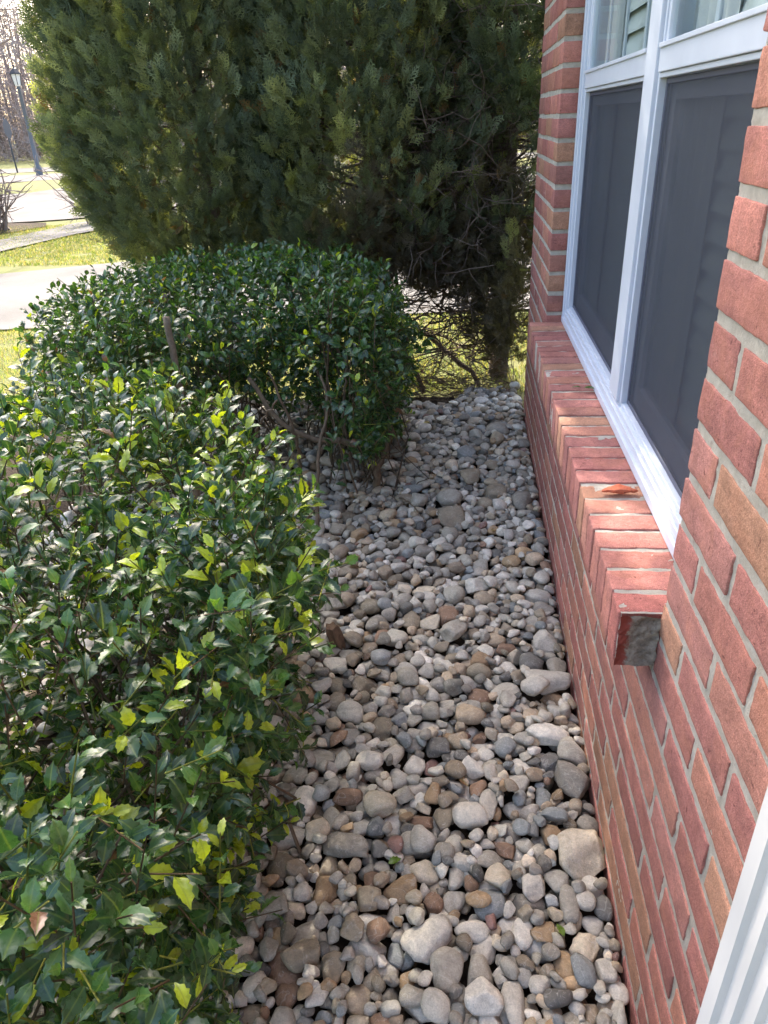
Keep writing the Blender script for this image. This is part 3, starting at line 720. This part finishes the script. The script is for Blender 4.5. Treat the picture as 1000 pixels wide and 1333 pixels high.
B1 = [((-.87, .70, .43), (.56, .62, .37)), ((-.80, 1.33, .42), (.42, .44, .40)), ((-.60, .27, .34), (.37, .3, .27)), ((-.82, .95, .5), (.4, .5, .31)), ((-.42, .95, .52), (.14, .26, .2))]
holly('holly_bush', B1, 3200, .036, 21, 'large glossy green holly bush with yellow shoots, spilling over the stones opposite the sill', [(-.95, .6, -.03), (-.65, .35, -.03), (-.8, 1.3, -.03), (-.62, .9, -.03), (-1.2, .9, -.03)])
B2 = [((-.88, 3.0, .55), (.70, .66, .27)), ((-.41, 2.74, .46), (.20, .52, .33)), ((-1.12, 2.35, .5), (.20, .42, .29))]
def skip2(P, g): return (P[:, 0] > -1.05) & (P[:, 0] < -.36) & (P[:, 1] < 2.62) & (P[:, 2] < .60) & (g.random(len(P)) < .95)
r2, RL2 = holly('holly_bush', B2, 3000, .039, 22, 'clipped flat-topped holly hedge with bare stems below, in front of the dark conifers', [(-.36, 2.55, -.02), (-.9, 2.75, -.02), (-1.3, 2.5, -.02), (-.5, 2.95, 0)], skip2, .06)
# crooked main stems of the clipped one, seen under its foliage
tk = Mesh(); g = np.random.default_rng(31)
for path, r in (([(-.33, 2.52, -.02), (-.325, 2.52, .10), (-.36, 2.53, .19), (-.45, 2.5, .23), (-.56, 2.46, .25), (-.68, 2.45, .33), (-.78, 2.5, .48)], .016),
                ([(-.325, 2.52, .09), (-.27, 2.58, .22), (-.29, 2.62, .38), (-.25, 2.66, .55)], .012), ([(-.50, 2.16, 0), (-.505, 2.22, .12), (-.50, 2.3, .28), (-.46, 2.36, .42), (-.49, 2.4, .52)], .008),
                ([(-.9, 2.14, -.03), (-.9, 2.14, .4), (-.897, 2.138, .79)], .0125), ([(-.62, 2.5, 0), (-.6, 2.4, .3), (-.66, 2.35, .55)], .008), ([(-.42, 2.6, 0), (-.45, 2.55, .3), (-.4, 2.5, .6)], .007),
                ([(-.30, 2.5, .0), (-.2, 2.35, .06), (-.12, 2.2, .05)], .004), ([(-.75, 2.4, .1), (-.72, 2.3, .35), (-.6, 2.2, .5)], .006)):
    P = np.array(path, float); t = np.linspace(0, len(P) - 1, 26); Q = np.stack([np.interp(t, range(len(P)), P[:, a]) for a in range(3)], 1)
    for _ in range(3): Q[1:-1] = (Q[:-2] + 2 * Q[1:-1] + Q[2:]) / 4
    Q[1:-1] += g.normal(0, .0022, Q[1:-1].shape); V, F = tube(Q, np.linspace(r, r * (.85 if r == .0125 else .5), 26), 8); tk.add(V, F, np.array([.17, .125, .085]) * g.uniform(.8, 1.15), V)
tk.build('trunk', MBARK, r2, loc=RL2)
# old cut stump among the stones
sp0 = ground(437, 835, .01); g = np.random.default_rng(4); T, F = ICO[4]
a = np.arctan2(T[:, 1], T[:, 0]); V = T * np.array([.021, .021, .05]) * (1 + .12 * np.sin(a * 5 + 1) + .08 * noise(T * 4, 2))[:, None]; V[:, 2] = np.minimum(V[:, 2], .034 + .004 * noise(V * 60, 1)); V[:, 0] -= .25 * V[:, 2]
st_ = build('tree_stump', V, F, MBARK, None, (.17, .11, .07)); st_.location = sp0 + np.array([0, 0, .02]); tag(st_, 'short brown cut stump standing among the stones at the edge of the holly', 'stump')

# ---- arborvitae
def spray_tpl(seed):
    g = np.random.default_rng(seed); V = []; F = []
    def seg(p, d, L, w_, z):
        n = np.array([-d[1], d[0]]); q = len(V); m_ = p + d * L * .5
        for pt, ww in ((p, w_ * .7), (m_, w_)):
            for s in (1, -1): V.append((*(pt + n * ww * s), z(pt)))
        e = p + d * L; V.append((*e, z(e))); F.append(((q, q + 1, q + 3, q + 2), (q + 2, q + 3, q + 4)))
    bend = g.uniform(-.35, .35); z = lambda p: bend * p[1] ** 2 * .5 + .25 * abs(p[0]) ** 1.3 * (1 if seed % 2 else -1)
    seg(np.zeros(2), np.array([0, 1.]), 1.0, .022, z)
    for i in range(9):
        t = .08 + i * .095; s = 1 if i % 2 else -1; an = math.radians(g.uniform(34, 50)); d = np.array([s * math.sin(an), math.cos(an)]); L = (.52 * (1 - t) + .12) * g.uniform(.8, 1.15); p = np.array([0, t])
        seg(p, d, L, .026, z)
        for j in range(2):
            u = .28 + j * .32; ss = 1 if j % 2 else -1; a2 = math.atan2(d[0], d[1]) + ss * math.radians(38); seg(p + d * L * u, np.array([math.sin(a2), math.cos(a2)]), L * .42, .024, z)
    return np.array(V), [np.array([f[0] for f in F]), np.array([f[1] for f in F])]
SPR = [spray_tpl(i) for i in range(4)]
def arbor(cx, cy, rad, zlo, top, label, seed, nvis, thin=None, extra=None, squash=1.0):
    g = np.random.default_rng(seed); root = empty('arborvitae_tree', (cx, cy, LZ)); RL = (cx, cy, LZ); tag(root, label, 'conifer', 'arborvitae trees at the end of the stone bed')
    A = []
    def rr(z): return rad * np.clip((z - zlo + .35) / .9, .35, 1) ** .5 * np.clip((top - z) / (top - 1.2), .03, 1.08) ** .7
    n = nvis; z = g.uniform(zlo, 2.35, n); a = g.uniform(0, 2 * PI, n); dep = 1 - .36 * g.random(n) ** 1.8
    q = np.stack([np.cos(a), np.sin(a), z * 0], 1); lump = 1 + .12 * noise(np.stack([np.cos(a) * 2.2, np.sin(a) * 2.2, z * 1.8], 1) + seed, seed)
    c = np.stack([cx + np.cos(a) * rr(z) * dep * lump * squash, cy + np.sin(a) * rr(z) * dep * lump, z], 1); sc = np.full(n, 1.0)
    m_ = int(n * .12); z2 = 2.3 + (top - 2.35) * g.random(m_) ** 1.3; a2 = g.uniform(0, 2 * PI, m_)
    c = np.concatenate([c, np.stack([cx + np.cos(a2) * rr(z2) * .9, cy + np.sin(a2) * rr(z2) * .9, z2], 1)]); q = np.concatenate([q, np.stack([np.cos(a2), np.sin(a2), a2 * 0], 1)]); sc = np.concatenate([sc, np.full(m_, 2.0)]); dep = np.concatenate([dep, np.ones(m_)])
    if thin is not None: k_ = ~thin(c, g); c, q, sc, dep = c[k_], q[k_], sc[k_], dep[k_]
    if extra is not None: c = np.concatenate([c, extra]); q = np.concatenate([q, np.tile([[-.3, -.95, 0]], (len(extra), 1))]); sc = np.concatenate([sc, np.full(len(extra), .9)]); dep = np.concatenate([dep, np.ones(len(extra))])
    n = len(c); ax = unit(q * .55 + np.array([0, 0, .75]) + g.normal(0, .22, (n, 3)))
    tone = g.random(n); pc = np.where(tone[:, None] < .52, [.098, .12, .072], np.where(tone[:, None] < .86, [.14, .158, .086], [.20, .21, .09])) * g.uniform(.75, 1.2, (n, 1))
    lowb = (c[:, 2] < .55 + .75 * g.random(n)) & (c[:, 0] > -.7); pc[lowb] = np.array([.10, .085, .055]) * g.uniform(.7, 1.2, (lowb.sum(), 1))
    fo = Mesh(); K = 20
    for i in range(K):
        t = (i / K) ** .8; an = g.uniform(0, 2 * PI, n); B = basis(ax, g.normal(0, 1, (n, 3)))
        rd = np.cos(an)[:, None] * B[:, :, 0] + np.sin(an)[:, None] * B[:, :, 2]
        p = c + ax * ((t - .45) * .22 * sc)[:, None] + rd * (.055 * (1 - t) * sc)[:, None]
        d = unit(ax * (.45 + .8 * t) + rd * (.9 * (1 - t * .7)) + g.normal(0, .12, (n, 3))); nn = unit(np.cross(d, rd + g.normal(0, .5, (n, 3))))
        S_ = g.uniform(.05, .095, n) * sc; colr = pc * g.uniform(.8, 1.25, (n, 1)) * (.85 + .3 * t); dd_ = g.random(n) < .018; colr[dd_] = [.17, .10, .045]
        v = i % 4; X = basis(d, nn) * S_[:, None, None]
        V, F, cc_, tt = instances(SPR[v][0], SPR[v][1], X, p, colr); fo.add(V, F, cc_, V)
    fo.build('crown', MARB, root, smooth=False, loc=RL)
    tr = Mesh(); V, F = tube([(cx, cy, LZ), (cx + .02, cy, .8), (cx, cy + .02, 2), (cx, cy, top * .8)], [.06, .05, .035, .01], 9); tr.add(V, F, (.12, .085, .06), V)
    for i in range(110):
        z0 = g.uniform(.1, 2.3); a = g.uniform(0, 2 * PI); P = wander((cx, cy, z0), (math.cos(a), math.sin(a), .15), rad * g.uniform(.6, 1.0), 7, .16, .05, g); V, F = tube(P, np.linspace(.009, .002, 8), 4); tr.add(V, F, np.array([.11, .08, .06]) * g.uniform(.7, 1.3), V)
    tr.build('trunk', MBARK, root, loc=RL)
    return root, RL
arbor(-1.42, 4.30, .68, .62, 5.2, 'dark green arborvitae with a bulging left side, first from the lawn and driveway', 41, 1400)
thT2 = lambda c, g: (c[:, 0] > -.1) & (c[:, 2] < .6) & (g.random(len(c)) < .6)
rT2, LT2 = arbor(-.50, 4.22, .66, .50, 5.2, 'olive tinged arborvitae standing in the middle of the conifer row', 42, 1250, thT2)
thT3 = lambda c, g: (g.random(len(c)) < np.clip(.12 + 1.5 * (.78 - c[:, 2]), .05, .93))
g = np.random.default_rng(9); ex = np.stack([g.uniform(.17, .27, 40), g.uniform(3.55, 3.95, 40), g.uniform(.12, .85, 40)], 1)
ex2 = np.stack([g.uniform(-.42, .16, 85), g.uniform(3.75, 4.2, 85), g.uniform(.50, .84, 85)], 1); ex3 = np.stack([g.uniform(.02, .26, 26), g.uniform(3.7, 4.1, 26), g.uniform(.2, .6, 26)], 1); ex = np.concatenate([ex, ex2, ex3])
rT3, LT3 = arbor(.22, 4.35, .56, .42, 5.0, 'sparse arborvitae full of bare brown twigs, tight against the house corner', 43, 900, thT3, ex)
tw = Mesh(); g = np.random.default_rng(77)
for i in range(720):
    b = np.array([g.uniform(-.25, .25), g.uniform(4.05, 4.4), max(.05, g.normal(.85, .45))]); a = g.normal(-1.45, .75)
    L_ = g.uniform(.25, .75); P = wander(b, (math.cos(a), math.sin(a), g.uniform(-.15, .4)), L_, 8, .17, .02, g)
    P[:, 0] = np.minimum(P[:, 0], np.where(P[:, 1] < 3.32, .27, .6)); col = np.array([.13, .095, .072]) * g.uniform(.6, 1.7)
    V, F = tube(P, np.linspace(g.uniform(.003, .0065), .0012, 9), 4); tw.add(V, F, col, V)
    for _ in range(4):
        j = g.integers(2, 8); Q = wander(P[j], unit(P[j] - P[j - 1] + g.normal(0, .6, 3)), g.uniform(.06, .22), 5, .25, .0, g); Q[:, 0] = np.minimum(Q[:, 0], np.where(Q[:, 1] < 3.32, .28, .6)); V, F = tube(Q, np.linspace(.0018, .0008, 6), 3); tw.add(V, F, col, V)
for s_ in ((-.22, 4.0), (.1, 4.1), (-.4, 3.95)):
    P = wander((s_[0], s_[1], -.1), (g.normal(0, .4), g.normal(0, .2), 1), 1.1, 12, .28, .1, g); V, F = tube(P, np.linspace(.015, .006, 13), 7); tw.add(V, F, (.11, .08, .06), V)
for i in range(420):
    b = (g.uniform(-.5, .27), g.uniform(3.45, 3.95), g.uniform(-.03, .07)); a = g.uniform(0, PI); P = wander(b, (math.cos(a), .4 * math.sin(a), g.normal(0, .12)), g.uniform(.08, .35), 5, .2, 0, g); P[:, 0] = np.minimum(P[:, 0], .275)
    V, F = tube(P, np.linspace(.0022, .0009, 6), 3); tw.add(V, F, np.array([.16, .11, .07]) * g.uniform(.6, 1.5), V)
o = tw.build('bare_twigs', MBARK, rT3, loc=LT3)

# ================================================================== BEYOND
def bare_tree(name, x, y, h, seed, label, levels=5, spread=.55, col=(.24, .18, .155), r0=.12, cat='tree', group='bare trees beyond the lawn', tilt=(0, 0)):
    g = np.random.default_rng(seed); m_ = Mesh(); root = empty(name, (x, y, LZ)); tr_ = Mesh()
    def grow(p, d, L, r, lv):
        P = wander(p, d, L, 4, .10, .03, g); tgt = tr_ if lv == levels else m_
        V, F = tube(P, np.linspace(r, r * .62, 5), 6 if lv > 2 else 3); tgt.add(V, F, np.array(col) * g.uniform(.8, 1.2), V)
        if lv <= 0: return
        for _ in range(int(g.integers(3, 5)) if lv < levels else 5):
            j = g.integers(2, 5); grow(P[j], unit(unit(P[j] - P[j - 1]) + g.normal(0, spread, 3)), L * g.uniform(.55, .8), r * .55, lv - 1)
    grow(np.array([x, y, LZ]), (tilt[0], tilt[1], 1), h * .38, r0, levels)
    tr_.build('trunk', MBARK, root, loc=(x, y, LZ)); m_.build('branches', MBARK, root, loc=(x, y, LZ)); return tag(root, label, cat, group)
bare_tree('bare_tree', -6.1, 15.6, 8.5, 1, 'bare tree across the lawn, mostly hidden behind the conifers', r0=.13)
bare_tree('bare_tree', -16.5, 26, 9.5, 2, 'bare tree with spreading limbs reaching over the street lamp', r0=.14, levels=6)
bare_tree('bare_tree', -1.5, 17.5, 8, 3, 'bare tree seen in glimpses through the conifer row', r0=.12)
bare_tree('bare_tree', -33, 48, 12, 4, 'tall bare tree standing behind the round sign', r0=.2)
# far wood: a mass of thin trunks and twigs
g = np.random.default_rng(6); fw = Mesh()
for i in range(720):
    x = g.uniform(-75, 25); y = g.uniform(48, 75); h = g.uniform(6, 11); P = wander((x, y, LZ), (g.normal(0, .05), 0, 1), h, 4, .05, .05, g)
    V, F = tube(P, np.linspace(g.uniform(.06, .17), .03, 5), 4); c = np.array([.28, .235, .22]) * g.uniform(.6, 1.25); fw.add(V, F, c, V)
    for _ in range(16):
        t = g.uniform(.08, 1); b = P[0] + (P[-1] - P[0]) * t; d = unit(g.normal(0, 1, 3) * [1, .6, .4] + [0, 0, .5]); Q = wander(b, d, g.uniform(.8, 2.6), 3, .2, .1, g); V, F = tube(Q, np.linspace(.035, .012, 4), 3); fw.add(V, F, c * 1.1, V)
n = 150000; p = np.stack([g.uniform(-75, 25, n), g.uniform(47, 72, n), g.random(n) ** 1.25 * 9.5 + LZ], 1); d = unit(g.normal(0, 1, (n, 3)) + [0, 0, .5])
X = basis(d, g.normal(0, 1, (n, 3))) * np.stack([np.full(n, .02), g.uniform(.5, 1.5, n), np.full(n, .02)], 1)[:, None, :]
tri = (np.array([[1, 0, 0], [-1, 0, 0], [0, 1, 0.]]), np.array([[0, 1, 2]])); V, F, c, t = instances(tri[0], tri[1], X, p, np.array([.32, .265, .245]) * g.uniform(.6, 1.3, (n, 1))); fw.add(V, F, c, V)
o = fw.build('woodland', MBARK); o['kind'] = 'stuff'

# bare shrubs
def shrub(x, y, h, seed, label, n=26, lean=(0, 0), r=.014, spread=.42):
    g = np.random.default_rng(seed); m_ = Mesh(); root = empty('bare_shrub', (x, y, LZ))
    for i in range(n):
        d = unit(np.array([g.normal(lean[0], spread), g.normal(lean[1], spread), 1])); P = wander((x + g.normal(0, .1), y + g.normal(0, .1), LZ), d, h * g.uniform(.6, 1.05), 6, .07, .03, g); V, F = tube(P, np.linspace(r, r * .4, 7), 5); m_.add(V, F, np.array([.19, .145, .12]) * g.uniform(.6, 1.3), V)
        for _ in range(5):
            j = g.integers(2, 7); Q = wander(P[j], unit(P[j] - P[j - 1] + g.normal(0, .45, 3)), h * g.uniform(.15, .45), 4, .15, .05, g); V, F = tube(Q, np.linspace(r * .45, r * .2, 5), 4); m_.add(V, F, (.2, .15, .13), V)
    m_.build('branches', MBARK, root, loc=(x, y, LZ)); return tag(root, label, 'shrub', 'leafless shrubs by the path')
shrub(-7.95, 12.45, .95, 5, 'upright leafless shrub with thick cut stems on the mulch bed by the path', 30, r=.019)
shrub(-6.35, 13.1, 1.15, 6, 'leafless shrub with long thin branches leaning out from behind the conifers', 12, lean=(-.75, 0), spread=.22)
flat('mulch_bed', [(-10, 11.2), (-8.2, 11.6), (-7.55, 12.2), (-7.3, 12.9), (-7.6, 13.5), (-8.3, 13.6), (-10, 13.2)], LZ + .013, mso.m)
# street lamp
def lathe(prof, n=14):
    a = np.arange(n) * 2 * PI / n; V = np.array([(r * math.cos(t), r * math.sin(t), z) for r, z in prof for t in a]); k = len(prof)
    i = np.arange(k - 1)[:, None] * n; j = np.arange(n)[None]; F = np.stack([i + j, i + (j + 1) % n, i + n + (j + 1) % n, i + n + j], -1).reshape(-1, 4); return V, F
lp = (-17.34, 31.18, LZ); lamp = empty('street_lamp', lp); tag(lamp, 'tall grey street lamp with a lantern head beside the far road', 'street lamp')
V, F = lathe([(.14, 0), (.14, .25), (.085, .35), (.07, 1.2), (.055, 3.05), (.08, 3.08), (.05, 3.15)]); build('pole', V, F, mat_plain('grey_pole', (.10, .115, .135), .6), lamp, (1, 1, 1))
V, F = lathe([(.10, 3.15), (.13, 3.2), (.19, 3.55), (.18, 3.56)], 6); build('lantern_glass', V, F, mat_plain('lantern_glass', (.7, .7, .68), .3), lamp, (1, 1, 1), False)
m_ = Mesh(); V, F = lathe([(.24, 3.55), (.21, 3.6), (.09, 3.74), (.03, 3.78), (.03, 3.86), (.001, 3.88)], 6); m_.add(V, F)
for q in range(6):
    t = q * PI / 3; V, F = tube([(.135 * math.cos(t), .135 * math.sin(t), 3.18), (.2 * math.cos(t), .2 * math.sin(t), 3.56)], .013, 4); m_.add(V, F)
m_.build('lantern_frame', MBLACK, lamp, smooth=False)
# sign seen from behind
sp_ = (-19.97, 34.07, LZ); sg = empty('road_sign', sp_); tag(sg, 'dark eight sided road sign seen from behind on a thin post', 'road sign')
V, F = tube([(0, 0, 0), (0, 0, 2.2)], .035, 6); build('post', V, F, MBLACK, sg, (1, 1, 1))
a = (np.arange(8) + .5) * PI / 4; ring = np.stack([np.cos(a) * .41, a * 0, np.sin(a) * .41 + 1.75], 1); V = np.concatenate([ring + [0, -.045, 0], ring + [0, -.04, 0]])
i = np.arange(8); rz = math.radians(98); V = V @ np.array([[math.cos(rz), math.sin(rz), 0], [-math.sin(rz), math.cos(rz), 0], [0, 0, 1]])
build('sign_plate', V, [np.stack([i, (i + 1) % 8, (i + 1) % 8 + 8, i + 8], 1), np.array([range(8)]), np.array([range(15, 7, -1)])], mat_plain('sign_back', (.07, .08, .10), .6), sg, (1, 1, 1), False)
# small leaves and litter
def litter():
    for px, py, yaw, sz, v, lab, cl in ((505, 1118, .6, .030, 0, 'small green leaf caught between stones opposite the broken sill end', (.09, .16, .02)), (610, 1020, 2.2, .034, 2, 'curled brown dead leaf on the open stones', (.16, .09, .045)),
            (640, 700, 1.1, .036, 4, 'pale tan dead leaf on the stones before the sill', (.30, .21, .12)), (455, 745, .1, .038, 1, 'dark brown dead leaf on stones beside the cut stump', (.10, .06, .035)), (560, 570, 2.6, .04, 5, 'yellowish dead leaf on the stones under the far window', (.32, .26, .09)), (735, 1215, 1.9, .028, 3, 'tiny green leaf lying on stones by the wall foot', (.11, .18, .03))):
        q = ground(px, py, 0); i, j = int((q[0] - GX0) / GS), int((q[1] - GY0) / GS); q[2] = HM[max(0, i - 2):i + 3, max(0, j - 2):j + 3].max() + .004
        one_leaf(q, yaw, sz, cl, lab, v)

def one_leaf(p, yaw, size, col, label, v=0, name='fallen_leaf'):
    V, F = LEAVES[v]; X = basis(np.array([[math.cos(yaw), math.sin(yaw), .02]]), np.array([[.05, .05, 1.]]))[0]
    o = build(name, (V * size) @ X.T, F, MHOLLY, None, col, True, {'tc': V}); o.location = p; tag(o, label, 'leaf', 'fallen leaves'); return o
q = ground(756, 510, SILL); one_leaf(q + [0, 0, .012], 2.8, .028, (.06, .11, .02), 'small green leaf on the sill, the one lying closer to the stones', 1)
q = ground(766, 511, SILL); one_leaf(q + [-.012, 0, .012], .2, .034, (.05, .10, .02), 'larger green leaf on the sill, the one lying closer to the window', 3)
litter()

# ================================================================== LIGHT
SUN_AZ, SUN_EL = -17.0, 41.0              # degrees; azimuth from +Y towards +X
w = bpy.data.worlds.new('World'); scn.world = w; w.use_nodes = True
nt = w.node_tree; bg = nt.nodes['Background']
sky = nt.nodes.new('ShaderNodeTexSky'); sky.sky_type = 'NISHITA'; sky.sun_disc = False
sky.sun_elevation = math.radians(SUN_EL); sky.sun_rotation = math.radians(SUN_AZ)
sky.air_density = 1.0; sky.dust_density = 5.0
nt.links.new(sky.outputs[0], bg.inputs[0]); bg.inputs[1].default_value = .15
sd = bpy.data.lights.new('sun', 'SUN'); sd.energy = 2.0; sd.angle = math.radians(.5); sd.color = (1, .95, .86)
so = bpy.data.objects.new('sun', sd); C.objects.link(so)
az, el = math.radians(SUN_AZ), math.radians(SUN_EL)
dirv = Vector((math.sin(az) * math.cos(el), math.cos(az) * math.cos(el), math.sin(el)))
so.rotation_euler = dirv.to_track_quat('Z', 'Y').to_euler(); so.location = (0, 0, 8)
scn.view_settings.view_transform = 'Standard'; scn.view_settings.look = 'None'
scn.view_settings.exposure = 2.55; scn.view_settings.gamma = 1
cy = scn.cycles
cy.max_bounces = 6; cy.diffuse_bounces = 3; cy.glossy_bounces = 3; cy.transparent_max_bounces = 8; cy.transmission_bounces = 3
cy.use_denoising = True; cy.sample_clamp_indirect = 6
